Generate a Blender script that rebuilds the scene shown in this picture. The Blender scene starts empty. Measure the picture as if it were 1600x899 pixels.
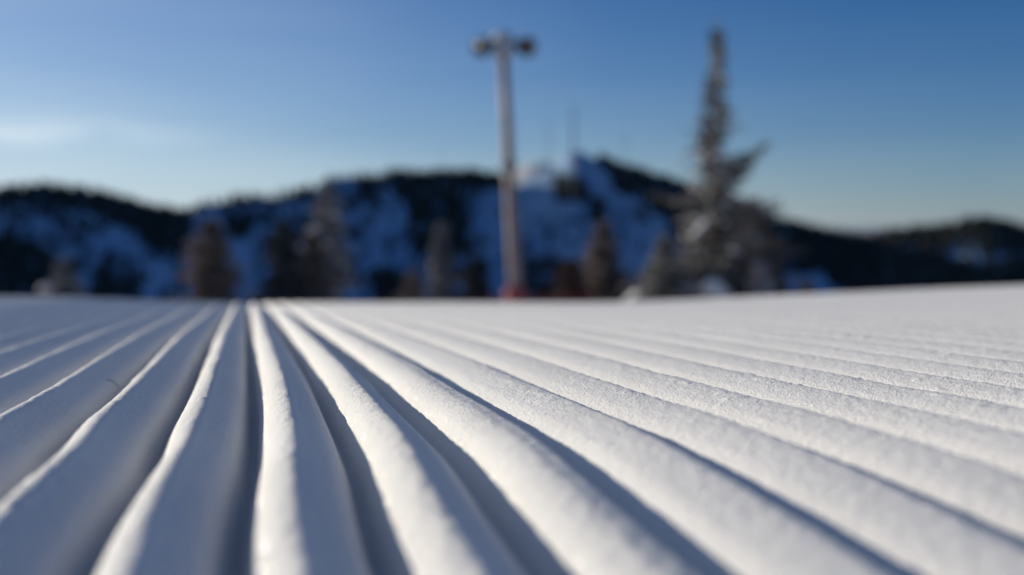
import bpy, math, random
import numpy as np
from mathutils import Vector

R = math.radians
scene = bpy.context.scene
col = scene.collection
rng = np.random.default_rng(11)
random.seed(11)

# ------------------------------------------------------------------ camera
FPX = 1556.0                       # focal length in photo pixels (1600 wide)
YAW = R(14.8)                      # the piste runs along +Y, the camera looks a little right of it
PITCH = math.atan(105 / FPX)       # looking slightly down; eye level is at photo row 345
SUN_AZ = R(-45)                    # from +Y towards +X (negative: to the left and ahead)
SUN_EL = R(14.5)

cd = bpy.data.cameras.new("camera")
cam = bpy.data.objects.new("camera", cd)
col.objects.link(cam)
scene.camera = cam
cam.location = (0, 0, 0)
cam.rotation_euler = (R(90) - PITCH, 0, -YAW)
cd.sensor_width = 36
cd.lens = 36 * FPX / 1600
cd.clip_start = 0.005
cd.clip_end = 90000
cd.dof.use_dof = True
cd.dof.focus_distance = 0.50
cd.dof.aperture_fstop = 4.1

FWD = np.array([math.sin(YAW), math.cos(YAW)])
RGT = np.array([math.cos(YAW), -math.sin(YAW)])


def place(px, d):
    """ground-plan point seen in photo column px, d metres ahead"""
    # column -> lateral offset; pitch correction is negligible
    p = FWD * d + RGT * ((px - 800) / FPX * d)
    return float(p[0]), float(p[1])


def row_z(py, d):
    return -(py - 345) / FPX * d


# ------------------------------------------------------------------ noise
def _h(ix, iy, seed):
    n = (ix * 374761393 + iy * 668265263 + seed * 1442695041) & 0xFFFFFFFF
    n = ((n ^ (n >> 13)) * 1274126177) & 0xFFFFFFFF
    n = n ^ (n >> 16)
    return (n & 0xFFFF) / 32767.5 - 1.0


def vnoise(x, y, seed=0):
    x = np.asarray(x, float); y = np.asarray(y, float)
    x, y = np.broadcast_arrays(x, y)
    fx = np.floor(x); fy = np.floor(y)
    ix = fx.astype(np.int64); iy = fy.astype(np.int64)
    u = x - fx; v = y - fy
    u = u * u * (3 - 2 * u); v = v * v * (3 - 2 * v)
    a = _h(ix, iy, seed); b = _h(ix + 1, iy, seed)
    c = _h(ix, iy + 1, seed); d = _h(ix + 1, iy + 1, seed)
    return (a * (1 - u) + b * u) * (1 - v) + (c * (1 - u) + d * u) * v


def fbm(x, y, seed=0, octv=4):
    s = 0; a = 1.0; t = 0
    for o in range(octv):
        s = s + a * vnoise(x * 2 ** o, y * 2 ** o, seed + o * 17)
        t += a; a *= .5
    return s / t


def sstep(a, b, x):
    t = np.clip((np.asarray(x, float) - a) / (b - a), 0, 1)
    return t * t * (3 - 2 * t)


# ------------------------------------------------------------------ ground height
_kd = [-60, -4, 0, .2, .226, .27, .32, .40, .49, .69, 1.0, 1.68, 2.1, 2.5, 3.0, 4, 6, 10, 30, 60]
_kz = [-.60, -.10, -.080, -.0835, -.0830, -.0805, -.0790, -.0825, -.0880, -.0975, -.1135, -.152, -.178,
       -.2055, -.247, -.337, -.53, -.97, -3.25, -6.9]
_dd = np.concatenate([np.linspace(-60, -4, 200, endpoint=False), np.linspace(-4, 4, 4001), np.linspace(4.02, 60, 1200)])
_zz = np.interp(_dd, _kd, _kz)
_near = (_dd >= -4) & (_dd <= 4)
_w = np.hanning(61); _w /= _w.sum()
_zn = _zz[_near]
_zn2 = np.convolve(np.pad(_zn, 30, mode='reflect', reflect_type='odd'), _w, mode='valid')
_zz[_near] = _zn2


_lx = [1.0, 1.18, 1.4, 1.9, 2.4, 3.0]
_ly = [0, .08, .26, .68, .98, 1.1]


def ground_z(X, Y):
    X = np.asarray(X, float); Y = np.asarray(Y, float)
    d = X * FWD[0] + Y * FWD[1]
    z = np.interp(d, _dd, _zz)
    far = sstep(.5, 2.2, d)
    z = z + .060 * np.interp(X, _lx, _ly) * far * (1 - sstep(2.7, 4.4, d)) + .015 * sstep(.0, .6, -X) * far
    z = z + .032 * (np.sqrt((X - .09) ** 2 + .0016) + (X - .09)) / 2 * (1 - sstep(1.0, 2.4, d))
    z = z + .0020 * fbm(X * 2.1 + 3.3, Y * 1.3, 5, 2) * sstep(.3, .8, d)
    return z


PITCH_W = 0.040
# cross-section of one ridge, crest to crest: flat shoulder to the right, slot, steep left face, rounded top
_f0 = np.array([0, .045, .12, .22, .34, .44, .52, .58, .63, .72, .82, .92, 1.0])
_v0 = np.array([1, .975, .86, .76, .65, .50, .08, -.26, -.14, .60, .83, .955, 1.0])
PF = np.linspace(0, 1, 257)
_pv = np.interp(PF, _f0, _v0)[:-1]
_k = np.exp(-.5 * (np.arange(-24, 25) / 5.0) ** 2); _k /= _k.sum()
_pv = np.convolve(np.concatenate([_pv[-24:], _pv, _pv[:24]]), _k, mode='valid')
PV = np.append(_pv, _pv[0])
# towards the right of the lane: broad tops tilted to the left with narrow slots between
_f1 = [0, .10, .20, .32, .42, .48, .53, .60, .66, .72, .80, .90, 1.0]
_v1 = [.80, .87, .93, .98, 1.0, .97, .78, .22, .05, .27, .52, .68, .80]
_pv = np.interp(PF, _f1, _v1)[:-1]
_pv = np.convolve(np.concatenate([_pv[-24:], _pv, _pv[:24]]), _k, mode='valid')
PV2 = np.append(_pv, _pv[0])


def shape(X, Y):
    """groomed corduroy: height with ridges"""
    z = ground_z(X, Y)
    # the tiller wandered sideways a little; neighbouring ridges wander together
    sh = .0068 + .0042 * sstep(.27, .40, Y) + .0035 * np.exp(-((Y - .37) / .07) ** 2) * sstep(.01, .04, -X) - .0035 * sstep(.85, 1.3, Y)
    sh = sh + .0018 * vnoise(Y * 3.1, X * 3.0, 21) + .0007 * vnoise(Y * 17, X * 9, 22)
    t = (X - sh + .0345) / PITCH_W
    k = np.floor(t); f = t - k
    # asymmetric wave: crest at f = 0 (=1), groove bottom at f = .64
    wb = sstep(.05, .13, X)
    c = np.interp(f, PF, PV) * (1 - wb) + np.interp(np.mod(f + .25, 1.0), PF, PV2) * wb
    kh = _h(k.astype(np.int64), np.zeros_like(k, dtype=np.int64), 77)
    amp = .0228 * (1 + .10 * kh + .07 * vnoise(k * 3.7, Y * 3.2, 31))
    amp = amp * np.interp(X, [.02, .06, .10, .14, .20, .40, .90], [1, .95, .88, .82, .76, .68, .60])
    amp = amp * (1 - .55 * sstep(2.0, 5.0, np.hypot(X, Y)))
    amp = amp * (1 - sstep(3.4, 4.2, X)) * (1 - sstep(2.6, 3.3, -X))
    z = z + amp * (c - 1)
    # crumbly crests, smoother flanks
    cr = np.clip(c, 0, 1) ** 5
    near = (1 - sstep(.8, 1.5, np.hypot(X, Y))) * (1 - .4 * wb)
    z = z + near * (.00042 * cr + .0002) * fbm(X * 330, Y * 280, 41, 2)
    z = z + near * .0004 * cr * vnoise(X * 40, Y * 32, 43)
    cl = np.clip(vnoise(X * 260, Y * 210, 45) - .45, 0, 1) * np.clip(vnoise(X * 14, Y * 9, 46) + .15, 0, 1)
    z = z + near * .0040 * cl * (cr * (1 - wb * .8) + .04)
    cl2 = np.clip(vnoise(X * 150, Y * 120, 48) - .70, 0, 1) * np.clip(vnoise(X * 11, Y * 7, 49) + .2, 0, 1)
    z = z + near * .0050 * cl2
    return z


GROOVE = .60


# ------------------------------------------------------------------ material helpers
def new_mat(name):
    m = bpy.data.materials.new(name)
    m.use_nodes = True
    nt = m.node_tree
    b = nt.nodes['Principled BSDF']
    return m, nt, b


def N(nt, kind, **kw):
    n = nt.nodes.new(kind)
    for k, v in kw.items():
        if k in n.inputs.keys():
            n.inputs[k].default_value = v
        else:
            setattr(n, k, v)
    return n


def ramp(nt, fac, stops):
    r = nt.nodes.new('ShaderNodeValToRGB')
    e = r.color_ramp.elements
    while len(e) < len(stops):
        e.new(.5)
    for i, (p, c) in enumerate(stops):
        e[i].position = p
        e[i].color = (*c, 1) if len(c) == 3 else c
    nt.links.new(fac, r.inputs[0])
    return r.outputs[0]


def mat_plain(name, c1, c2, scale=6.0, rough=.8, metallic=0.0, bump=0.0, detail=5):
    m, nt, b = new_mat(name)
    tc = N(nt, 'ShaderNodeTexCoord')
    n = N(nt, 'ShaderNodeTexNoise', Scale=scale, Detail=detail)
    nt.links.new(tc.outputs['Object'], n.inputs['Vector'])
    nt.links.new(ramp(nt, n.outputs['Fac'], [(.35, c1), (.65, c2)]), b.inputs['Base Color'])
    b.inputs['Roughness'].default_value = rough
    b.inputs['Metallic'].default_value = metallic
    if bump:
        bp = N(nt, 'ShaderNodeBump', Strength=.6, Distance=bump)
        nt.links.new(n.outputs['Fac'], bp.inputs['Height'])
        nt.links.new(bp.outputs[0], b.inputs['Normal'])
    return m


def mat_groomed():
    m, nt, b = new_mat("groomed_snow")
    L = nt.links.new
    tc = N(nt, 'ShaderNodeTexCoord')
    n1 = N(nt, 'ShaderNodeTexNoise', Scale=800.0, Detail=3.0, Roughness=.65)
    n2 = N(nt, 'ShaderNodeTexNoise', Scale=260.0, Detail=2.0)
    n3 = N(nt, 'ShaderNodeTexNoise', Scale=9.0, Detail=3.0)
    for n in (n1, n2, n3):
        L(tc.outputs['Object'], n.inputs['Vector'])
    L(ramp(nt, n3.outputs['Fac'], [(.3, (.76, .76, .755)), (.7, (.80, .80, .80))]), b.inputs['Base Color'])
    b.inputs['Roughness'].default_value = .65
    b.inputs['Specular IOR Level'].default_value = .08
    b1 = N(nt, 'ShaderNodeBump', Strength=1.0, Distance=.0009)
    L(n1.outputs['Fac'], b1.inputs['Height'])
    b2 = N(nt, 'ShaderNodeBump', Strength=.5, Distance=.0010)
    L(n2.outputs['Fac'], b2.inputs['Height'])
    L(b1.outputs[0], b2.inputs['Normal'])
    L(b2.outputs[0], b.inputs['Normal'])
    # ice-crystal facets: a few cells are tilted mirrors that catch the sun
    v = N(nt, 'ShaderNodeTexVoronoi', Scale=1250.0)
    L(tc.outputs['Object'], v.inputs['Vector'])
    geo = N(nt, 'ShaderNodeNewGeometry')
    sub = N(nt, 'ShaderNodeVectorMath', operation='SUBTRACT')
    L(v.outputs['Color'], sub.inputs[0]); sub.inputs[1].default_value = (.5, .5, .5)
    sc = N(nt, 'ShaderNodeVectorMath', operation='SCALE'); sc.inputs['Scale'].default_value = 2.0
    L(sub.outputs[0], sc.inputs[0])
    ad = N(nt, 'ShaderNodeVectorMath', operation='ADD')
    L(geo.outputs['Normal'], ad.inputs[0]); L(sc.outputs[0], ad.inputs[1])
    nm = N(nt, 'ShaderNodeVectorMath', operation='NORMALIZE'); L(ad.outputs[0], nm.inputs[0])
    gl = N(nt, 'ShaderNodeBsdfGlossy', Roughness=.34)
    L(nm.outputs[0], gl.inputs['Normal'])
    gl.inputs['Color'].default_value = (.9, .92, .95, 1)
    sep = N(nt, 'ShaderNodeSeparateColor'); L(v.outputs['Color'], sep.inputs[0])
    gt = N(nt, 'ShaderNodeMath', operation='GREATER_THAN'); gt.inputs[1].default_value = .80
    L(sep.outputs[2], gt.inputs[0])
    mu = N(nt, 'ShaderNodeMath', operation='MULTIPLY'); mu.inputs[1].default_value = .12
    L(gt.outputs[0], mu.inputs[0])
    mx = N(nt, 'ShaderNodeMixShader')
    L(mu.outputs[0], mx.inputs[0]); L(b.outputs[0], mx.inputs[1]); L(gl.outputs[0], mx.inputs[2])
    L(mx.outputs[0], nt.nodes['Material Output'].inputs['Surface'])
    return m


M = {}
M['groomed'] = mat_groomed()
M['shade_blue_hill_snow'] = mat_plain("shade_blue_hill_snow", (.17, .30, .48), (.27, .41, .58), scale=.02, rough=.9)  # dark blue of the shaded slopes is put into the snow's base colour
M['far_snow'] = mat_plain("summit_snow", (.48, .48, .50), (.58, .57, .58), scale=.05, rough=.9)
M['forest'] = mat_plain("forest_needles", (.014, .020, .020), (.030, .040, .034), scale=.2, rough=.95)
M['dark_needles'] = mat_plain("dark_needles", (.014, .020, .016), (.03, .04, .03), scale=.6, rough=.95)
M['bark'] = mat_plain("bark", (.09, .065, .05), (.17, .13, .10), scale=9, rough=.95, bump=.02)


def frost(name, dark, light, lo=.42, hi=.62, scale=2.3):
    m, nt, b = new_mat(name)
    tc = N(nt, 'ShaderNodeTexCoord')
    n = N(nt, 'ShaderNodeTexNoise', Scale=scale, Detail=6.0, Roughness=.7)
    nt.links.new(tc.outputs['Object'], n.inputs['Vector'])
    nt.links.new(ramp(nt, n.outputs['Fac'], [(lo, dark), (hi, light)]), b.inputs['Base Color'])
    b.inputs['Roughness'].default_value = .9
    return m


M['rime_olive'] = frost("rimed_olive_needles", (.08, .078, .062), (.50, .465, .41))
M['rime_brown'] = frost("rimed_brown_twigs", (.12, .095, .08), (.42, .335, .285))
M['rime_grey'] = frost("rimed_grey_needles", (.12, .118, .12), (.50, .485, .49))
M['rime_white'] = frost("heavily_rimed_needles", (.16, .15, .16), (.62, .58, .60))
M['rime_dark'] = frost("lightly_rimed_dark_needles", (.022, .028, .028), (.15, .15, .15))
M['rust_twigs'] = frost("russet_twigs", (.06, .034, .028), (.17, .10, .08))
M['clump'] = mat_plain("clinging_snow", (.55, .54, .55), (.72, .71, .72), scale=3, rough=.8, bump=.03)
M['galv'] = mat_plain("weathered_galvanised_steel", (.19, .14, .13), (.28, .215, .20), scale=3, rough=.6, metallic=.15)
M['galv_pale'] = mat_plain("pale_galvanised_steel", (.36, .36, .38), (.44, .43, .46), scale=5, rough=.55, metallic=.15)
M['dark_metal'] = mat_plain("dark_housing_paint", (.018, .024, .026), (.035, .042, .044), scale=9, rough=.5)
M['lens'] = mat_plain("amber_lens_glass", (.06, .03, .015), (.10, .05, .025), scale=12, rough=.25)
M['band'] = mat_plain("rusty_band", (.09, .06, .045), (.14, .10, .08), scale=9, rough=.8)
M['red_pad'] = mat_plain("faded_red_vinyl", (.20, .03, .035), (.30, .05, .05), scale=4, rough=.6)
M['net'] = mat_plain("red_netting", (.18, .03, .03), (.26, .05, .05), scale=8, rough=.8)
M['mast'] = mat_plain("mast_steel", (.16, .17, .19), (.24, .25, .27), scale=.5, rough=.6)
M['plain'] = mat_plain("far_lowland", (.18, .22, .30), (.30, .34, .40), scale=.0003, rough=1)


# ------------------------------------------------------------------ mesh helpers
def mesh_from(name, verts, faces, mat, smooth=False):
    """verts (n,3) array; faces (m,k) int array with k = 3 or 4"""
    verts = np.asarray(verts, np.float32); faces = np.asarray(faces, np.int32)
    me = bpy.data.meshes.new(name)
    k = faces.shape[1]
    me.vertices.add(len(verts)); me.vertices.foreach_set('co', verts.ravel())
    me.loops.add(faces.size); me.loops.foreach_set('vertex_index', faces.ravel())
    me.polygons.add(len(faces))
    me.polygons.foreach_set('loop_start', np.arange(0, faces.size, k, dtype=np.int32))
    if smooth:
        me.polygons.foreach_set('use_smooth', np.ones(len(faces), bool))
    me.update(calc_edges=True)
    me.materials.append(mat)
    return me


def link(name, me, parent=None, **props):
    o = bpy.data.objects.new(name, me)
    col.objects.link(o)
    if parent is not None:
        o.parent = parent
    for k, v in props.items():
        o[k] = v
    return o


def thing(name, label, cat, loc, group=None, rz=0.0):
    o = bpy.data.objects.new(name, None)
    col.objects.link(o)
    o.location = loc
    o.rotation_euler = (0, 0, rz)
    o.empty_display_size = .2
    o['label'] = label; o['category'] = cat
    if group:
        o['group'] = group
    return o


class MB:
    def __init__(self):
        self.v = []; self.f = []; self.n = 0

    def add(self, v, f):
        v = np.asarray(v, float); f = np.asarray(f, int)
        if f.shape[1] == 3:
            f = np.column_stack([f, f[:, 2]])   # replaced on build
        self.v.append(v); self.f.append(f + self.n); self.n += len(v)

    def tube(self, pts, rad, seg=8, cap=True):
        pts = [Vector(p) for p in pts]
        if not hasattr(rad, '__len__'):
            rad = [rad] * len(pts)
        V = []
        for i, p in enumerate(pts):
            t = (pts[min(i + 1, len(pts) - 1)] - pts[max(i - 1, 0)]).normalized()
            a = t.orthogonal().normalized() if i == 0 else (a - t * a.dot(t)).normalized()
            b = t.cross(a)
            for s in range(seg):
                q = 2 * math.pi * s / seg
                V.append(p + (a * math.cos(q) + b * math.sin(q)) * rad[i])
        F = []
        for i in range(len(pts) - 1):
            for s in range(seg):
                s2 = (s + 1) % seg
                F.append((i * seg + s, i * seg + s2, (i + 1) * seg + s2, (i + 1) * seg + s))
        n = len(V)
        if cap:
            V.append(pts[0]); V.append(pts[-1])
            for s in range(seg):
                s2 = (s + 1) % seg
                F.append((n, s2, s, s)); F.append((n + 1, (len(pts) - 1) * seg + s, (len(pts) - 1) * seg + s2, (len(pts) - 1) * seg + s2))
        self.add([tuple(v) for v in V], F)
        return self

    def box(self, c, s, rz=0.0):
        x, y, z = s[0] / 2, s[1] / 2, s[2] / 2
        ca, sa = math.cos(rz), math.sin(rz)
        V = []
        for dx in (-x, x):
            for dy in (-y, y):
                for dz in (-z, z):
                    V.append((c[0] + dx * ca - dy * sa, c[1] + dx * sa + dy * ca, c[2] + dz))
        F = [(0, 1, 3, 2), (4, 6, 7, 5), (0, 4, 5, 1), (2, 3, 7, 6), (0, 2, 6, 4), (1, 5, 7, 3)]
        self.add(V, F)
        return self

    def build(self, name, mat, parent=None, smooth=False, **props):
        v = np.concatenate(self.v); f = np.concatenate(self.f)
        me = bpy.data.meshes.new(name)
        tri = f[:, 3] == f[:, 2]
        faces = [tuple(r[:3]) if t else tuple(r) for r, t in zip(f.tolist(), tri)]
        me.from_pydata(v.tolist(), [], faces)
        if smooth:
            me.polygons.foreach_set('use_smooth', np.ones(len(faces), bool))
        me.materials.append(mat)
        me.update()
        return link(name, me, parent, **props)


def grid_mesh(name, X, Y, Z, mat):
    nr, nc = X.shape
    idx = np.arange(nr * nc, dtype=np.int32).reshape(nr, nc)
    F = np.stack([idx[:-1, :-1], idx[:-1, 1:], idx[1:, 1:], idx[1:, :-1]], -1).reshape(-1, 4)
    return mesh_from(name, np.stack([X, Y, Z], -1).reshape(-1, 3), F, mat, smooth=True)


# ------------------------------------------------------------------ groomed snow ground
def lines(*segs):
    out = []
    for a, b, st in segs:
        out.append(np.arange(a, b, st))
    return np.concatenate(out)


def geo(a, b, q, st):
    out = [a]
    while out[-1] < b:
        out.append(out[-1] + max(st, abs(out[-1] - a) * q))
    return np.array(out)


gx = lines((-3.4, -1.2, .006), (-1.2, -.35, .004), (-.35, .55, .0012), (.55, 1.1, .002), (1.1, 2.4, .004), (2.4, 4.3, .006))
gx = np.concatenate([(-3.4 - geo(0, 56, .25, .05))[::-1][:-1], gx, 4.3 + geo(0, 56, .25, .05)])
ys = [.06]
while ys[-1] < 4.2:
    ys.append(ys[-1] + max(.0016, .0045 * ys[-1]))
gy = np.array(ys)
gy = np.concatenate([(.06 - geo(0, 40, .08, .015))[::-1][:-1], gy, gy[-1] + geo(0, 56, .12, .04)[1:]])
GX, GY = np.meshgrid(gx, gy)
link("snow_ground", grid_mesh("snow_ground", GX, GY, shape(GX, GY), M['groomed']), None, kind="structure")


# two stray conifer needles lying on the shaded flanks
def on_snow(px, py):
    dd = np.linspace(.2, 2.0, 9001)
    X = FWD[0] * dd + RGT[0] * (px - 800) / FPX * dd
    Y = FWD[1] * dd + RGT[1] * (px - 800) / FPX * dd
    hit = np.nonzero(shape(X, Y) > -(py - 345) / FPX * dd)[0]
    i = int(hit[0]) if len(hit) else 0
    return np.array([X[i], Y[i], float(shape(X[i:i + 1], Y[i:i + 1])[0])])


def needle(label, p1, p2):
    a = on_snow(*p1); b = on_snow(*p2)
    m = (a + b) / 2
    mb = MB()
    pts = []
    for t in np.linspace(0, 1, 7):
        q = a + (b - a) * t
        z = float(shape(q[:1], q[1:2])[0])
        pts.append((q[0] - m[0], q[1] - m[1], z - m[2] + .0004 + .0004 * math.sin(t * 3.1)))
    mb.tube(pts, [.0001, .0002, .00024, .00024, .0002, .00016, .0001], 6)
    o = mb.build("conifer_needle", M['dark_needles'], None, smooth=True, label=label, category="needle")
    o.location = m


needle("thin dark conifer needle lying on the shaded flank at left", (160, 596), (181, 611))

# ------------------------------------------------------------------ hills: polar terrain
sky_px = [-900, -300, 0, 30, 100, 150, 200, 250, 290, 330, 370, 430, 490, 520, 600, 680, 745, 785, 808, 830, 852, 874, 884, 900, 926, 985, 1045, 1100,
          1160, 1200, 1235, 1300, 1355, 1400, 1470, 1530, 1570, 1600, 1750, 2100, 3000]
sky_py = [340, 318, 306, 297, 299, 306, 320, 332, 338, 320, 314, 310, 298, 280, 275, 276, 273, 283, 291, 276, 265, 254, 242, 235, 248, 268, 286, 302,
          322, 340, 356, 370, 378, 366, 361, 347, 355, 364, 372, 360, 365]


def terrain(az, r):
    """az from the camera axis, positive right; returns height"""
    azc = np.clip(az, -1.0, 1.0)
    px = 800 + FPX * np.tan(azc)
    side = sstep(.85, 1.25, np.abs(az))
    py = np.interp(px, sky_px, sky_py) * (1 - side) + 352 * side
    rc = 960 + 90 * vnoise(az * 3.0 + 9, 0 * az, 3) + 60 * sstep(.22, .34, az)
    top = (345 - py) / FPX * np.cos(azc) * rc
    rel = r / rc
    kr = [0, .055, .12, .30, .66, .80, 1.0, 1.10, 1.5, 2.6, 8, 90]
    base = np.interp(rel, kr, [-6.0, -6.5, -16, -62, -190, -132, 0, -12, -150, -330, -400, -420])
    env = np.interp(rel, [0, .66, 1.0, 1.5, 2.2], [0, 0, 1, .3, 0])
    z = base + top * env
    hx = np.sin(az) * r; hy = np.cos(az) * r
    u = np.interp(rel, [.3, .55, .86, .99, 1.0, 1.02, 1.2, 2.5], [0, 1, 1, 0, 0, 0, 1, 1])
    z = z + 26 * u * fbm(hx / 130, hy / 170, 8, 4)
    return z


tz_az = np.concatenate([np.linspace(-math.pi, -.62, 120, endpoint=False), np.linspace(-.62, .62, 620), np.linspace(.62, math.pi, 121)[1:]])
tz_r = np.concatenate([np.linspace(45, 600, 60, endpoint=False), np.linspace(600, 1150, 140, endpoint=False), np.geomspace(1150, 60000, 60)])
AZ, RR = np.meshgrid(tz_az, tz_r)
TX = FWD[0] * np.cos(AZ) * RR + RGT[0] * np.sin(AZ) * RR
TY = FWD[1] * np.cos(AZ) * RR + RGT[1] * np.sin(AZ) * RR
TZ = terrain(AZ, RR)
inner = RR < 320
cut = RR <= 1300
hr = int((tz_r < 1600).sum())
link("hills", grid_mesh("hills", TX[:hr], TY[:hr], TZ[:hr], M['shade_blue_hill_snow']), None, kind="structure")
link("lowland", grid_mesh("lowland", TX[hr - 1:], TY[hr - 1:], TZ[hr - 1:], M['plain']), None, kind="structure")

# sunlit snowy summit farther back, showing through the saddle left of the main summit
def dome(px, py, d, wid, mat):
    x0, y0 = place(px, d)
    zt = row_z(py, d)
    u = np.linspace(-1, 1, 60)
    U, V = np.meshgrid(u, u)
    q = np.clip(1 - np.hypot(U, V), 0, 1)
    Z = zt - 150 + 150 * (q * q * (3 - 2 * q)) ** .6 + 9 * fbm(U * 5, V * 5, 66, 3) * (1 - q)
    return link("distant_summit", grid_mesh("distant_summit", x0 + U * wid, y0 + V * wid, Z, mat), None, kind="structure")


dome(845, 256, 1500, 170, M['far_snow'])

# ------------------------------------------------------------------ conifers on the hills
def conifer_proto(seed, tiers=4, seg=6):
    """low-poly conifer of unit height, base at origin: ragged stacked skirts"""
    r_ = np.random.default_rng(seed)
    V = []; F = []
    n = 0
    for t in range(tiers):
        z0 = .06 + .84 * t / tiers
        z1 = min(1.0, z0 + .46 - .04 * t)
        rad = .21 * (1 - t / tiers) ** .85 + .03
        a0 = r_.random() * 6.28
        for s in range(seg):
            a = a0 + 2 * math.pi * s / seg
            rr = rad * (.75 + .5 * r_.random())
            V.append((rr * math.cos(a), rr * math.sin(a), z0 - .05 * r_.random()))
        V.append((0, 0, z1))
        for s in range(seg):
            F.append((n + s, n + (s + 1) % seg, n + seg))
        n += seg + 1
    return np.array(V), np.array(F)


protos = [conifer_proto(s) for s in range(5)]


def in_poly(px, py, poly):
    c = np.zeros(px.shape, bool)
    n = len(poly)
    for i in range(n):
        x1, y1 = poly[i]; x2, y2 = poly[(i + 1) % n]
        cond = ((y1 > py) != (y2 > py)) & (px < (x2 - x1) * (py - y1) / (y2 - y1 + 1e-9) + x1)
        c ^= cond
    return c


# woods on the hillside, outlined as (column, row); density 0..1
woods = [
    ([(-80, 285), (60, 285), (300, 325), (300, 352), (240, 372), (190, 352), (110, 330), (60, 320), (-80, 320)], 1.0),
    ([(180, 340), (300, 330), (300, 400), (230, 385)], .55),
    ([(-80, 370), (40, 378), (110, 415), (130, 480), (-80, 480)], 1.0),
    ([(140, 430), (210, 440), (215, 480), (140, 480)], .8),
    ([(355, 335), (395, 335), (400, 372), (355, 372)], 1.0),
    ([(300, 318), (480, 300), (480, 312), (300, 332)], .35),
    ([(600, 262), (800, 268), (790, 298), (745, 300), (735, 345), (700, 395), (640, 400), (640, 320), (600, 292)], .95),
    ([(560, 285), (600, 285), (600, 325), (570, 322)], .55),
    ([(560, 400), (640, 395), (640, 480), (590, 480)], .85),
    ([(700, 380), (760, 400), (775, 480), (690, 480)], .8),
    ([(862, 275), (915, 288), (910, 318), (870, 312)], 1.0),
    ([(915, 305), (950, 318), (952, 350), (925, 345)], .9),
    ([(930, 248), (1060, 270), (1210, 330), (1210, 400), (1120, 420), (1050, 372), (1035, 335), (960, 300)], 1.0),
    ([(820, 395), (870, 395), (865, 480), (815, 480)], .75),
    ([(900, 440), (1010, 430), (1010, 480), (900, 480)], .7),
    ([(1180, 320), (1700, 320), (1750, 395), (1560, 398), (1480, 385), (1400, 400), (1380, 480), (1320, 480), (1290, 432), (1180, 418)], 1.0),
    ([(1380, 415), (1700, 418), (1750, 490), (1330, 490)], 1.0),
    ([(1400, 385), (1700, 385), (1700, 425), (1400, 425)], .8),
    ([(1195, 410), (1235, 410), (1235, 480), (1195, 480)], .6),
    ([(0, 310), (290, 330), (290, 480), (0, 480)], .22),
    ([(400, 300), (560, 300), (560, 480), (400, 480)], .22), ([(560, 300), (760, 300), (760, 480), (560, 480)], .14), ([(780, 330), (1040, 330), (1040, 480), (780, 480)], .08),
]
NC = 90000
c_az = rng.uniform(-.62, .62, NC); c_r = np.sqrt(rng.uniform(620 ** 2, 1080 ** 2, NC))
c_z = terrain(c_az, c_r)
c_px = 800 + FPX * np.tan(c_az)
c_py = 345 - c_z / (c_r * np.cos(c_az)) * FPX
# hidden behind the crest?  keep a margin
rc = 960 + 90 * vnoise(c_az * 3.0 + 9, 0 * c_az, 3) + 60 * sstep(.22, .34, c_az)
front = c_r < rc + 4
dens = np.zeros(NC)
jx = c_px + 9 * fbm(c_px / 25, c_py / 25, 90, 2); jy = c_py + 7 * fbm(c_px / 25, c_py / 25, 95, 2)
for poly, dn in woods:
    dens = np.maximum(dens, dn * in_poly(jx, jy, poly))
patch = fbm(c_px / 30, c_py / 14, 120, 3)
dens = np.where(dens < .9, dens * np.clip(1 + 2.2 * patch, 0, 2), dens)
keep = front & (rng.random(NC) < dens * .62)
wx = FWD[0] * np.cos(c_az) * c_r + RGT[0] * np.sin(c_az) * c_r
wy = FWD[1] * np.cos(c_az) * c_r + RGT[1] * np.sin(c_az) * c_r
ii = np.nonzero(keep)[0]
print("forest trees", len(ii))
VV = []; FF = []; nv = 0
for k in range(5):
    sel = ii[k::5]
    pv, pf = protos[k]
    hgt = rng.uniform(6, 10.5, len(sel)); wd = hgt * rng.uniform(.95, 1.35, len(sel))
    a = rng.uniform(0, 6.28, len(sel))
    x = pv[:, 0][None] * wd[:, None]; y = pv[:, 1][None] * wd[:, None]
    X = x * np.cos(a)[:, None] - y * np.sin(a)[:, None] + wx[sel][:, None]
    Y = x * np.sin(a)[:, None] + y * np.cos(a)[:, None] + wy[sel][:, None]
    Z = pv[:, 2][None] * hgt[:, None] + c_z[sel][:, None] - .6
    VV.append(np.stack([X, Y, Z], -1).reshape(-1, 3))
    FF.append((pf[None] + (np.arange(len(sel)) * len(pv))[:, None, None] + nv).reshape(-1, 3))
    nv += len(sel) * len(pv)
link("forest", mesh_from("forest", np.concatenate(VV), np.concatenate(FF), M['forest']), None, kind="stuff",
     label="dark conifer woods covering parts of the snowy hillsides", category="forest")

# single conifers standing on the skyline
sk_me = []
for k in range(5):
    pv, pf = conifer_proto(50 + k, tiers=5, seg=7)
    sk_me.append(mesh_from("skyline_conifer", pv, pf, M['dark_needles']))


def skyline_row(pxs, label, group, hmin, hmax):
    for px in pxs:
        az = math.atan((px - 800) / FPX)
        r = float(960 + 90 * vnoise(az * 3.0 + 9, 0.0, 3) + 60 * sstep(.22, .34, az)) + random.uniform(-3, 3)
        z = float(terrain(np.array(az), np.array(r)))
        o = link("skyline_conifer", random.choice(sk_me), None, label=label, category="tree", group=group)
        o.location = (FWD[0] * math.cos(az) * r + RGT[0] * math.sin(az) * r, FWD[1] * math.cos(az) * r + RGT[1] * math.sin(az) * r, z - .5)
        h = random.uniform(hmin, hmax)
        w = h * random.uniform(.9, 1.3)
        o.scale = (w, w, h)
        o.rotation_euler = (0, 0, random.uniform(0, 6.28))


def spread(a, b, step):
    out = []; x = a
    while x < b:
        out.append(x); x += step * random.uniform(.55, 1.5)
    return out


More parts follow.
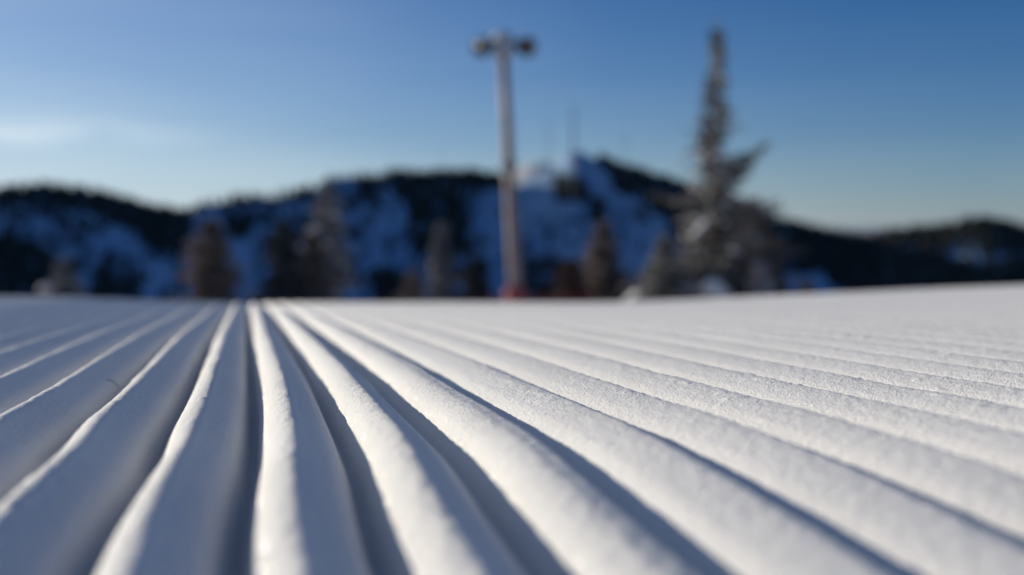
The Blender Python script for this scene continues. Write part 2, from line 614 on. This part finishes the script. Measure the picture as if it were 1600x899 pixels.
skyline_row(spread(2, 296, 6.0), "small dark conifer on the skyline of the left hill", "conifers on the left hill's skyline", 6, 11)
skyline_row(spread(318, 500, 10), "small dark conifer on the low snowy skyline between left hill and middle ridge",
            "conifers on the low saddle skyline", 4, 8)
skyline_row(spread(505, 795, 6.5), "small dark conifer on the flat ridge left of the tall pole's middle", "conifers on the middle ridge", 5, 10)
skyline_row(spread(940, 1225, 6.0), "small dark conifer on the skyline falling right from the summit", "conifers right of the summit", 6, 10)
skyline_row(spread(1232, 1598, 5.5), "small dark conifer on the skyline of the low black ridge at right", "conifers on the right ridge", 6, 11)


# ------------------------------------------------------------------ near trees with rime
def tri_cloud(P, D, ln, wd, r_):
    """spray faces: at points P growing along D, each a thin kinked quad pair"""
    n = len(P)
    side = np.cross(D, r_.normal(size=(n, 3)))
    side /= np.linalg.norm(side, axis=1)[:, None] + 1e-9
    a = P; m = P + D * ln[:, None] * .5; t = P + D * ln[:, None]
    w = wd[:, None]
    V = np.stack([a, m + side * w, t, m - side * w], 1).reshape(-1, 3)
    i = np.arange(n)[:, None] * 4
    F = np.concatenate([i, i + 1, i + 2, i + 3], 1)
    return V, F


def frosted_tree(label, px, d, top_row, prof, mat_crown, seed, name="frosted_conifer", group=None, dens=1.0, extra=(), clumps=(),
                 lean=0.0, trunk_r=None, base_drop=.25, spray=.30, under=None, ang_lo=-.5, ang_hi=.15):
    """prof: list of (fraction of height, half width in m)"""
    r_ = np.random.default_rng(seed)
    x0, y0 = place(px, d)
    zb = float(ground_z(x0, y0)) - base_drop
    zt = row_z(top_row, d)
    H = zt - zb
    t = thing(name, label, "tree", (x0, y0, zb), group)
    tr = trunk_r or .018 * H + .03
    mb = MB()
    k = 9
    sway = r_.normal(size=(k + 1, 2)) * .0012 * H
    pts = [(lean * H * (i / k) + sway[i, 0] * (i > 0), sway[i, 1] * (i > 0), H * i / k) for i in range(k + 1)]
    mb.tube(pts, [tr * (1 - .93 * i / k) for i in range(k + 1)], 9)
    trunk_pts = np.array(pts)
    fz = [p[0] for p in prof]; fw = [p[1] for p in prof]
    P = []; Dv = []; L = []; W = []
    segs = []

    def branch(h, az, ln, droop, curl=.12, bushy=1.0):
        b0 = np.array([np.interp(h, trunk_pts[:, 2], trunk_pts[:, 0]), np.interp(h, trunk_pts[:, 2], trunk_pts[:, 1]), h])
        dv = np.array([math.cos(az) * math.cos(droop), math.sin(az) * math.cos(droop), math.sin(droop)])
        n = max(3, int(ln / .16))
        s = np.linspace(.08, 1, n)
        pt = b0 + dv * (s * ln)[:, None]
        pt[:, 2] += curl * ln * s ** 2
        segs.append((b0, pt[n // 2], pt[-1], ln))
        m = max(4, int(n * 5.2 * dens * bushy))
        j = r_.uniform(.10, 1.0, m)
        q = b0 + dv * (j * ln)[:, None]
        q[:, 2] += curl * ln * j ** 2
        wid = (.32 * ln * (1 - j * .75))[:, None]
        perp = np.array([-math.sin(az), math.cos(az), 0])
        sgn = r_.uniform(-1, 1, m)[:, None]
        q = q + perp * sgn * wid * .8 + r_.normal(size=(m, 3)) * .04
        dd = dv[None] * .6 + perp[None] * sgn * .9 + r_.normal(size=(m, 3)) * .35
        dd[:, 2] -= .18
        dd /= np.linalg.norm(dd, axis=1)[:, None]
        P.append(q); Dv.append(dd)
        sz = spray * r_.uniform(.6, 1.25, m) * (1 - .35 * j)
        L.append(sz); W.append(sz * r_.uniform(.16, .30, m))

    h = .06 * H
    while h < H * .97:
        f = h / H
        w = float(np.interp(f, fz, fw))
        nb = max(3, int(5 + 3 * (1 - f)))
        for _ in range(nb):
            az = r_.uniform(0, 2 * math.pi)
            ln = max(.12, w * r_.uniform(.45, 1.0) * (1.55 if r_.random() < .25 else 1.0))
            branch(h + r_.uniform(-.1, .1), az, ln, r_.uniform(ang_lo, ang_hi) + .5 * max(0, f - .7))
        h += max(.08, .019 * H) * r_.uniform(.7, 1.3)
    for (hf, az, ln, dr, bushy) in extra:
        branch(hf * H, az, ln, dr, .05, bushy)
    # leader
    m = int(30 * dens)
    hh = r_.uniform(.86, 1.0, m) * H
    q = np.stack([np.interp(hh, trunk_pts[:, 2], trunk_pts[:, 0]), np.interp(hh, trunk_pts[:, 2], trunk_pts[:, 1]), hh], 1)
    dd = r_.normal(size=(m, 3)); dd[:, 2] = np.abs(dd[:, 2]) + .3
    dd /= np.linalg.norm(dd, axis=1)[:, None]
    P.append(q); Dv.append(dd); L.append(np.full(m, spray * .7)); W.append(np.full(m, spray * .16))
    # limbs belong to the trunk mesh
    for b0, mid, end, ln in segs:
        mb.tube([tuple(b0), tuple(mid), tuple(end)], [.010 + .016 * ln, .007 + .009 * ln, .004], 4, cap=False)
    mb.build("trunk", M['bark'], t, smooth=True)
    V, F = tri_cloud(np.concatenate(P), np.concatenate(Dv), np.concatenate(L), np.concatenate(W), r_)
    link("crown", mesh_from("crown", V, F, mat_crown), t)
    # snow lying on the boughs
    ns = len(clumps) * 5
    for _ in range(ns):
        hz = H * r_.uniform(.28, .60)
        w_ = float(np.interp(hz / H, fz, fw))
        a_ = r_.uniform(0, 6.28)
        q_ = w_ * r_.uniform(.45, .85)
        sc_ = r_.uniform(.07, .16)
        add_clump(t, q_ * math.cos(a_), q_ * math.sin(a_), hz, sc_ * 1.6, sc_ * 1.2, sc_ * .6, r_.uniform(-.4, .4), r_)
    for (dx, dy, hz, sx, sy, sz, tilt) in clumps:
        add_clump(t, dx, dy, hz, sx, sy, sz, tilt, r_)
    return t, H


def add_clump(parent, dx, dy, hz, sx, sy, sz, tilt, r_):
    n1, n2 = 20, 12
    V = []
    s0 = r_.uniform(0, 50)
    for i in range(n2 + 1):
        ph = math.pi * i / n2
        for j in range(n1):
            th = 2 * math.pi * j / n1
            v = Vector((math.sin(ph) * math.cos(th), math.sin(ph) * math.sin(th), math.cos(ph)))
            w = 1 + .30 * float(fbm(np.array(v.x * 1.7 + s0 + v.z), np.array(v.y * 1.7 + v.z * 1.3), 9, 3))
            if v.z < 0:
                v.z *= .55
            V.append((v.x * sx * w, v.y * sy * w, v.z * sz * w))
    V = np.array(V)
    c, s = math.cos(tilt), math.sin(tilt)
    X = V[:, 0] * c - V[:, 2] * s; Z = V[:, 0] * s + V[:, 2] * c
    V[:, 0] = X; V[:, 2] = Z
    # tilt axis faces the camera: local x is the picture's horizontal
    W = np.stack([V[:, 0] * RGT[0] + V[:, 1] * FWD[0], V[:, 0] * RGT[1] + V[:, 1] * FWD[1], V[:, 2]], 1)
    W += np.array([dx * RGT[0] + dy * FWD[0], dx * RGT[1] + dy * FWD[1], hz])
    F = [(i * n1 + j, i * n1 + (j + 1) % n1, (i + 1) * n1 + (j + 1) % n1, (i + 1) * n1 + j) for i in range(n2) for j in range(n1)]
    mb = MB(); mb.add(W, F)
    return mb.build("snow_clump", M['clump'], parent, smooth=True)


# the tall tree: 1 m = FPX/35 = 44 px
D0 = 35.0
S = FPX / D0
AR = -YAW            # world azimuth (from +X) of the picture's right-hand direction
bx, by = place(1116, D0)
bz = float(ground_z(bx, by)) - .25
Ht = row_z(40, D0) - bz


def hf(row):
    return (row_z(row, D0) - bz) / Ht


def zrow(row):
    return row_z(row, D0) - bz


prof = [(0, 2.4), (hf(450), 2.35), (hf(400), 1.95), (hf(350), 1.55), (hf(320), 1.45), (hf(295), 1.0), (hf(265), .88), (hf(220), .80), (hf(170), .62),
        (hf(110), .40), (hf(60), .15), (1, .05)]
frosted_tree("tallest frosted conifer, right of the pole, with a long bough reaching out to the right", 1116, D0, 40, prof, M['rime_olive'], 5,
             dens=.74, trunk_r=.17, spray=.30,
             extra=[(hf(282), AR + .1, 2.1, .52, 2.2), (hf(275), AR - .15, 2.05, .50, 2.2), (hf(292), AR - .1, 1.6, .55, 2.0), (hf(300), AR + .3, 1.5, .45, 1.8), (hf(262), AR + .5, 1.3, .35, 1.3), (hf(290), AR - .5, 1.1, .3, 1.3),
                    (hf(235), AR + 3.3, 1.25, .55, .5), (hf(255), AR + 3.0, 1.1, .7, .5), (hf(225), AR + 2.8, .85, .9, .5), (hf(330), AR, 2.35, .1, 1.3), (hf(345), AR + .25, 2.2, .12, 1.3), (hf(350), AR - .3, 2.1, .05, 1.3),
                    (hf(420), AR + 3.14, 3.2, -.25, 1.9), (hf(415), AR + 3.3, 2.7, -.15, 1.6), (hf(425), AR + 2.9, 2.9, -.25, 1.6), (hf(385), AR + 3.14, 2.0, -.45, 1.4)],
             clumps=[(-.42, -1.9, zrow(447), .44, .42, .38, 0), (-.05, -1.8, zrow(455), .30, .3, .26, 0), (-2.75, -.9, zrow(458), .62, .34, .17, .55),
                     (-2.1, -.9, zrow(438), .55, .32, .15, .5), (-.85, -1.35, zrow(362), .24, .2, .12, .6), (-.6, -1.35, zrow(350), .2, .2, .12, .3),
                     (-1.5, -1.0, zrow(398), .32, .2, .09, .5), (1.65, -.9, zrow(448), .18, .18, .40, 0), (.4, -1.5, zrow(392), .2, .2, .08, -.3)])
# second, bushier stem growing beside it
frosted_tree("bushy brown-grey conifer growing against the right side of the tallest tree", 1172, 36.5, 312,
             [(0, 1.6), (.4, 1.5), (.7, 1.0), (.9, .6), (1, .2)], M['rime_brown'], 6, dens=1.1)
frosted_tree("low olive-grey conifer tucked under the left boughs of the tallest tree", 1040, 34, 372,
             [(0, 1.3), (.5, 1.0), (.8, .5), (1, .1)], M['rime_olive'], 7, dens=1.0)
frosted_tree("narrow white-rimed little conifer at the right foot of the tallest tree", 1186, 33, 408,
             [(0, .5), (.5, .42), (.8, .26), (1, .08)], M['rime_white'], 8, dens=1.6, spray=.2)
frosted_tree("small dark green conifer just right of the white-rimed one", 1214, 40, 424,
             [(0, .7), (.5, .55), (.8, .3), (1, .08)], M['rime_dark'], 9, dens=1.6, spray=.25)
frosted_tree("tiny brown bush-like conifer, rightmost of the near trees", 1262, 41, 440,
             [(0, .6), (.6, .5), (.85, .3), (1, .1)], M['rime_brown'], 10, dens=1.6, spray=.22)

# trees in the middle
frosted_tree("pointed brown-grey conifer between the pole and the tallest tree", 943, 42, 345,
             [(0, 1.35), (.45, 1.2), (.75, .75), (.92, .32), (1, .06)], M['rime_brown'], 12, dens=1.3)
frosted_tree("rust-tinged low conifer at the left foot of the pointed brown-grey one", 893, 38, 408,
             [(0, 1.0), (.6, .85), (.85, .45), (1, .1)], M['rust_twigs'], 13, dens=1.3)
frosted_tree("slim grey-green conifer left of the pole", 690, 44, 352,
             [(0, .78), (.5, .66), (.8, .4), (.93, .2), (1, .06)], M['rime_grey'], 14, dens=1.5)
frosted_tree("squat grey conifer at the left foot of the slim one", 645, 43, 424,
             [(0, .8), (.6, .7), (.85, .4), (1, .1)], M['rime_brown'], 15, dens=1.3)
frosted_tree("short dark-brown conifer between the slim one and the pole", 742, 45, 402,
             [(0, .75), (.5, .6), (.8, .35), (1, .08)], M['rime_dark'], 16, dens=1.5)
frosted_tree("white-rimed tall conifer rising behind the dark pair, left of centre", 512, 52, 280,
             [(0, 1.6), (.45, 1.45), (.62, 1.35), (.75, 1.0), (.88, .55), (1, .1)], M['rime_grey'], 17, dens=.75, spray=.34,
             extra=[(.55, AR + 3.14, 2.1, -.25, 1.4), (.5, AR + 3.0, 2.2, -.3, 1.4)],
             clumps=[(-.45, -1.0, 5.7, .3, .25, .14, .5), (.55, -.9, 6.4, .3, .25, .14, -.4), (-1.4, -.7, 4.7, .35, .25, .14, .6), (.1, -1.1, 5.0, .25, .25, .12, 0)])
frosted_tree("grey-brown conifer, right one of the dark pair left of centre", 490, 41, 362,
             [(0, 1.0), (.5, .85), (.8, .5), (1, .1)], M['rime_brown'], 18, dens=1.3)
frosted_tree("blackish broad conifer, left one of the dark pair left of centre", 445, 40, 345,
             [(0, 1.0), (.5, .88), (.8, .6), (1, .12)], M['rime_dark'], 19, dens=1.5)
frosted_tree("brown broad conifer standing alone on the left third", 330, 41, 343,
             [(0, 1.35), (.5, 1.2), (.75, .85), (.9, .5), (1, .12)], M['rime_brown'], 20, dens=1.4)
frosted_tree("small grey rimed conifer, leftmost of the near trees", 100, 44, 408,
             [(0, 1.25), (.5, 1.0), (.75, .65), (1, .12)], M['rime_grey'], 21, dens=1.3,
             clumps=[(-.5, -.8, 2.2, .3, .25, .22, 0)])

# ------------------------------------------------------------------ tall light pole
DP = 30.0
SP = FPX / DP
px0, py0 = place(806, DP)
pz0 = float(ground_z(px0, py0)) - .2
pole = thing("floodlight_pole", "tall grey-brown steel pole with two dark round floodlights and red padding at its foot", "light pole", (px0, py0, pz0))
ztop = row_z(58, DP) - pz0
leanv = np.array([RGT[0], RGT[1]]) * (-(806 - 785) / SP)     # leans to the left by the top
def pp(z, off=0.0, fw=0.0):
    k = (z - (row_z(470, DP) - pz0)) / (ztop - (row_z(470, DP) - pz0))
    return (leanv[0] * k + RGT[0] * off + FWD[0] * fw, leanv[1] * k + RGT[1] * off + FWD[1] * fw, z)
mb = MB(); mb.tube([pp(0), pp(ztop * .3), pp(ztop * .7), pp(ztop - .35)], [.20, .19, .16, .14], 20)
mb.build("shaft", M['galv'], pole, smooth=True)
mb = MB(); mb.tube([pp(ztop - .78), pp(ztop - .7), pp(ztop - .08), pp(ztop)], [.18, .30, .30, .24], 20)
mb.build("head", M['galv_pale'], pole, smooth=False)
mb = MB(); mb.tube([pp(zrow_ := row_z(268, DP) - pz0), pp(zrow_ + .26)], [.212, .212], 20)
mb.build("band", M['band'], pole, smooth=False)
mb = MB(); mb.tube([pp(.0), pp(.15), pp(row_z(452, DP) - pz0), pp(row_z(452, DP) - pz0 + .05)], [.33, .35, .35, .26], 20)
mb.build("padding", M['red_pad'], pole, smooth=False)
mb = MB()
zc = row_z(78, DP) - pz0
mb.tube([pp(zc + .1, -.62), pp(zc + .1, .72)], .05, 8)
mb.build("crossarm", M['galv'], pole)
mb = MB()
for k in range(14):                       # climbing rungs on the right flank
    z = .9 + k * .42
    mb.tube([pp(z, .2), pp(z, .36)], .014, 5)
mb.build("rung", M['galv'], pole, kind="stuff")


def floodlight(off, zc, r, aim):
    """round bowl housing with a lens; aim = angle of the lens from towards-camera"""
    c = Vector(pp(zc, off))
    f = -(Vector((FWD[0], FWD[1], 0)) * math.cos(aim) + Vector((RGT[0], RGT[1], 0)) * math.sin(aim))
    f.z = -.25
    f.normalize()
    seq = [(-.34, .05), (-.30, .14), (-.18, .24), (0, r - .03), (.12, r), (.16, r + .025), (.18, r + .01)]
    m = MB(); m.tube([tuple(c + f * a) for a, _ in seq], [b for _, b in seq], 20, cap=True)
    h = m.build("floodlight", M['dark_metal'], pole, smooth=False)
    m = MB(); m.tube([tuple(c + f * .183), tuple(c + f * .20)], [r * .86, r * .70], 20)
    m.build("lens", M['lens'], h)
    m = MB(); m.tube([tuple(c + Vector((0, 0, .1)) + f * .0 + Vector((0, 0, r * .9))), tuple(c + Vector((0, 0, -r * .4)))], .03, 6)
    m.build("bracket", M['galv'], h)


floodlight(-.60, zc, .26, 2.5)
floodlight(.66, zc, .28, -.75)

# red safety netting beside the pole, strung on posts
def net(x_from, x_to, d, row_top, label, posts):
    a = np.array(place(x_from, d)); b = np.array(place(x_to, d + 1.5))
    mid = (a + b) / 2
    zg = float(ground_z(mid[0], mid[1]))
    o = thing("safety_net", label, "safety net", (mid[0], mid[1], zg))
    zt = row_z(row_top, d) - zg
    n = 40
    mb = MB()
    A = a - mid; B = b - mid
    ln = np.linalg.norm(B - A)
    k = int(ln / .07)
    def sag(t): return -.03 * abs(math.sin(t * math.pi * (posts - 1)))
    for i in range(k + 1):
        t = i / k; p = A + (B - A) * t
        mb.tube([(p[0], p[1], .05), (p[0], p[1], zt - .04 + sag(t))], .006, 3, cap=False)
    for j in range(int(zt / .07)):
        z = .06 + j * .07
        if z > zt - .05: break
        mb.tube([(A[0], A[1], z), (B[0], B[1], z)], .006, 3, cap=False)
    for q in (0, .03, .06):
        mb.tube([tuple([*(A + (B - A) * t), zt - .03 - q + sag(t)]) for t in np.linspace(0, 1, 25)], .016, 5)
    mb.build("mesh_netting", M['net'], o)
    for i in range(posts):
        p = A + (B - A) * i / (posts - 1)
        m = MB(); m.tube([(p[0], p[1], -.3), (p[0], p[1], zt + .03)], .022, 8)
        m.build("post", M['red_pad'], o)


net(760, 925, 31, 466, "low red safety netting on posts running right from the pole's foot", 5)


# ------------------------------------------------------------------ masts on the summit
def mast(px, d, top_row, w, label, base_row, dishes=()):
    az = math.atan((px - 800) / FPX)
    x, y = place(px, d)
    r = math.hypot(x, y)
    zb = float(terrain(np.array(az), np.array(r))) - 1
    H = row_z(top_row, d) - zb
    o = thing("radio_mast", label, "mast", (x, y, zb))
    mb = MB()
    n = max(6, int(H / (w * 1.1)))
    cs = [(w / 2 * math.cos(2.1 * i), w / 2 * math.sin(2.1 * i)) for i in range(3)]
    for c in cs:
        mb.tube([(c[0], c[1], 0), (c[0] * .45, c[1] * .45, H * .9)], w * .12, 5)
    for i in range(n):
        z0 = H * .9 * i / n; z1 = H * .9 * (i + 1) / n
        f0 = 1 - .55 * i / n; f1 = 1 - .55 * (i + 1) / n
        for j in range(3):
            a = cs[j]; b = cs[(j + 1) % 3]
            mb.tube([(a[0] * f0, a[1] * f0, z0), (b[0] * f1, b[1] * f1, z1)], w * .07, 4)
            mb.tube([(a[0] * f1, a[1] * f1, z1), (b[0] * f1, b[1] * f1, z1)], w * .07, 4)
    mb.build("lattice", M['mast'], o)
    m = MB(); m.tube([(0, 0, H * .86), (0, 0, H)], w * .14, 6); m.build("antenna", M['mast'], o)
    for (zf, s) in dishes:
        m = MB()
        m.tube([(0, -w * .3, H * zf), (0, -w * .45, H * zf), (0, -w * .6, H * zf)], [s * .3, s * .8, s], 14)
        m.build("dish", M['mast'], o)


mast(895, 950, 158, 2.6, "tallest lattice radio mast on the summit", 243, dishes=[(.55, 1.1), (.72, .8)])
mast(856, 990, 188, 1.3, "thin radio mast just left of the tallest one", 262)
mast(976, 960, 205, 1.1, "thin radio mast right of the summit", 262)
mast(690, 960, 226, .8, "slender radio mast on the flat ridge left of the pole", 268)

# ------------------------------------------------------------------ light
sun_dir = Vector((math.sin(SUN_AZ) * math.cos(SUN_EL), math.cos(SUN_AZ) * math.cos(SUN_EL), math.sin(SUN_EL)))
sl = bpy.data.lights.new("sun", 'SUN')
sl.energy = 3.5
sl.angle = R(.5)
sl.color = (1.0, .895, .72)
so = bpy.data.objects.new("sun", sl)
col.objects.link(so)
so.rotation_euler = sun_dir.to_track_quat('Z', 'Y').to_euler()

w = bpy.data.worlds.new("World")
scene.world = w
w.use_nodes = True
nt = w.node_tree
bg = nt.nodes['Background']
sky = nt.nodes.new('ShaderNodeTexSky')
sky.sky_type = 'NISHITA'
sky.sun_disc = False
sky.sun_elevation = SUN_EL
sky.sun_rotation = SUN_AZ
sky.altitude = 3000
sky.air_density = 1.5
sky.dust_density = 0
sky.ozone_density = 10
SKY_STR = .058
EXPOSURE = .5
L = nt.links.new


def mth(op, a, b=None, c=None, clamp=False):
    n = nt.nodes.new('ShaderNodeMath'); n.operation = op; n.use_clamp = clamp
    for i, v in enumerate((a, b, c)):
        if v is None:
            continue
        if isinstance(v, (int, float)):
            n.inputs[i].default_value = v
        else:
            L(v, n.inputs[i])
    return n.outputs[0]


def vdot(a, v):
    n = nt.nodes.new('ShaderNodeVectorMath'); n.operation = 'DOT_PRODUCT'
    L(a, n.inputs[0]); n.inputs[1].default_value = v
    return n.outputs['Value']


def framp(fac, stops):
    return ramp(nt, fac, [(p, (v, v, v)) for p, v in stops])


# thin high haze: thicker towards the sun and towards the horizon, with one wisp of cirrus
tc = nt.nodes.new('ShaderNodeTexCoord')
dirv = tc.outputs['Generated']
sunward = mth('MULTIPLY_ADD', vdot(dirv, tuple(sun_dir)), .5, .5)
haze_sun = framp(sunward, [(.42, .0), (.62, .008), (.72, .03), (.80, .085), (.88, .18), (1.0, .4)])
up = vdot(dirv, (0, 0, 1))
haze_hor = framp(up, [(0.0, .24), (.03, .19), (.08, .09), (.14, .035), (.22, .0)])
glow = mth('MULTIPLY', haze_hor, mth('MULTIPLY_ADD', framp(sunward, [(.55, 0), (.95, 1)]), 1.4, .8))
nz = nt.nodes.new('ShaderNodeTexNoise'); nz.inputs['Scale'].default_value = 3; nz.inputs['Detail'].default_value = 4
mp = nt.nodes.new('ShaderNodeMapping'); mp.inputs['Scale'].default_value = (1, 1, 9)
L(dirv, mp.inputs[0]); L(mp.outputs[0], nz.inputs['Vector'])
veil = mth('ADD', mth('ADD', haze_sun, framp(up, [(.28, 0), (.7, .035)])), glow)
veil = mth('MULTIPLY', veil, mth('MULTIPLY_ADD', nz.outputs['Fac'], .5, .75))
waz = math.atan((45 - 800) / FPX)
wf = (FWD[0] * math.cos(waz) + RGT[0] * math.sin(waz), FWD[1] * math.cos(waz) + RGT[1] * math.sin(waz), 0)
wr = (wf[1], -wf[0], 0)
nz2 = nt.nodes.new('ShaderNodeTexNoise'); nz2.inputs['Scale'].default_value = 9; nz2.inputs['Detail'].default_value = 5
mp2 = nt.nodes.new('ShaderNodeMapping'); mp2.inputs['Scale'].default_value = (1, 1, 4)
L(dirv, mp2.inputs[0]); L(mp2.outputs[0], nz2.inputs['Vector'])
wn = mth('SUBTRACT', nz2.outputs['Fac'], .5)
a_ = mth('DIVIDE', vdot(dirv, wr), .12)
b_ = mth('DIVIDE', mth('ADD', mth('SUBTRACT', up, .0805), mth('MULTIPLY', wn, .022)), .0125)
q_ = mth('ADD', mth('MULTIPLY', a_, a_), mth('MULTIPLY', b_, b_))
wisp = mth('POWER', 2.718, mth('MULTIPLY', q_, -1.0))
wisp = mth('MULTIPLY', wisp, mth('GREATER_THAN', vdot(dirv, wf), 0))
wisp = mth('MULTIPLY', wisp, mth('MULTIPLY_ADD', wn, 1.0, .25))
veil = mth('ADD', veil, wisp, clamp=True)
mixc = nt.nodes.new('ShaderNodeMix'); mixc.data_type = 'RGBA'
L(veil, mixc.inputs['Factor']); L(sky.outputs[0], mixc.inputs['A'])
kk = 1 / (SKY_STR * 2 ** EXPOSURE)
mixc.inputs['B'].default_value = (.80 * kk, .905 * kk, .965 * kk, 1)
L(mixc.outputs['Result'], bg.inputs['Color'])
bg.inputs['Strength'].default_value = SKY_STR

scene.view_settings.view_transform = 'Standard'
scene.view_settings.look = 'None'
scene.view_settings.gamma = 1
scene.view_settings.exposure = EXPOSURE
scene.render.engine = 'CYCLES'
scene.cycles.use_denoising = True
scene.cycles.max_bounces = 6
scene.cycles.diffuse_bounces = 4
scene.cycles.sample_clamp_indirect = 6
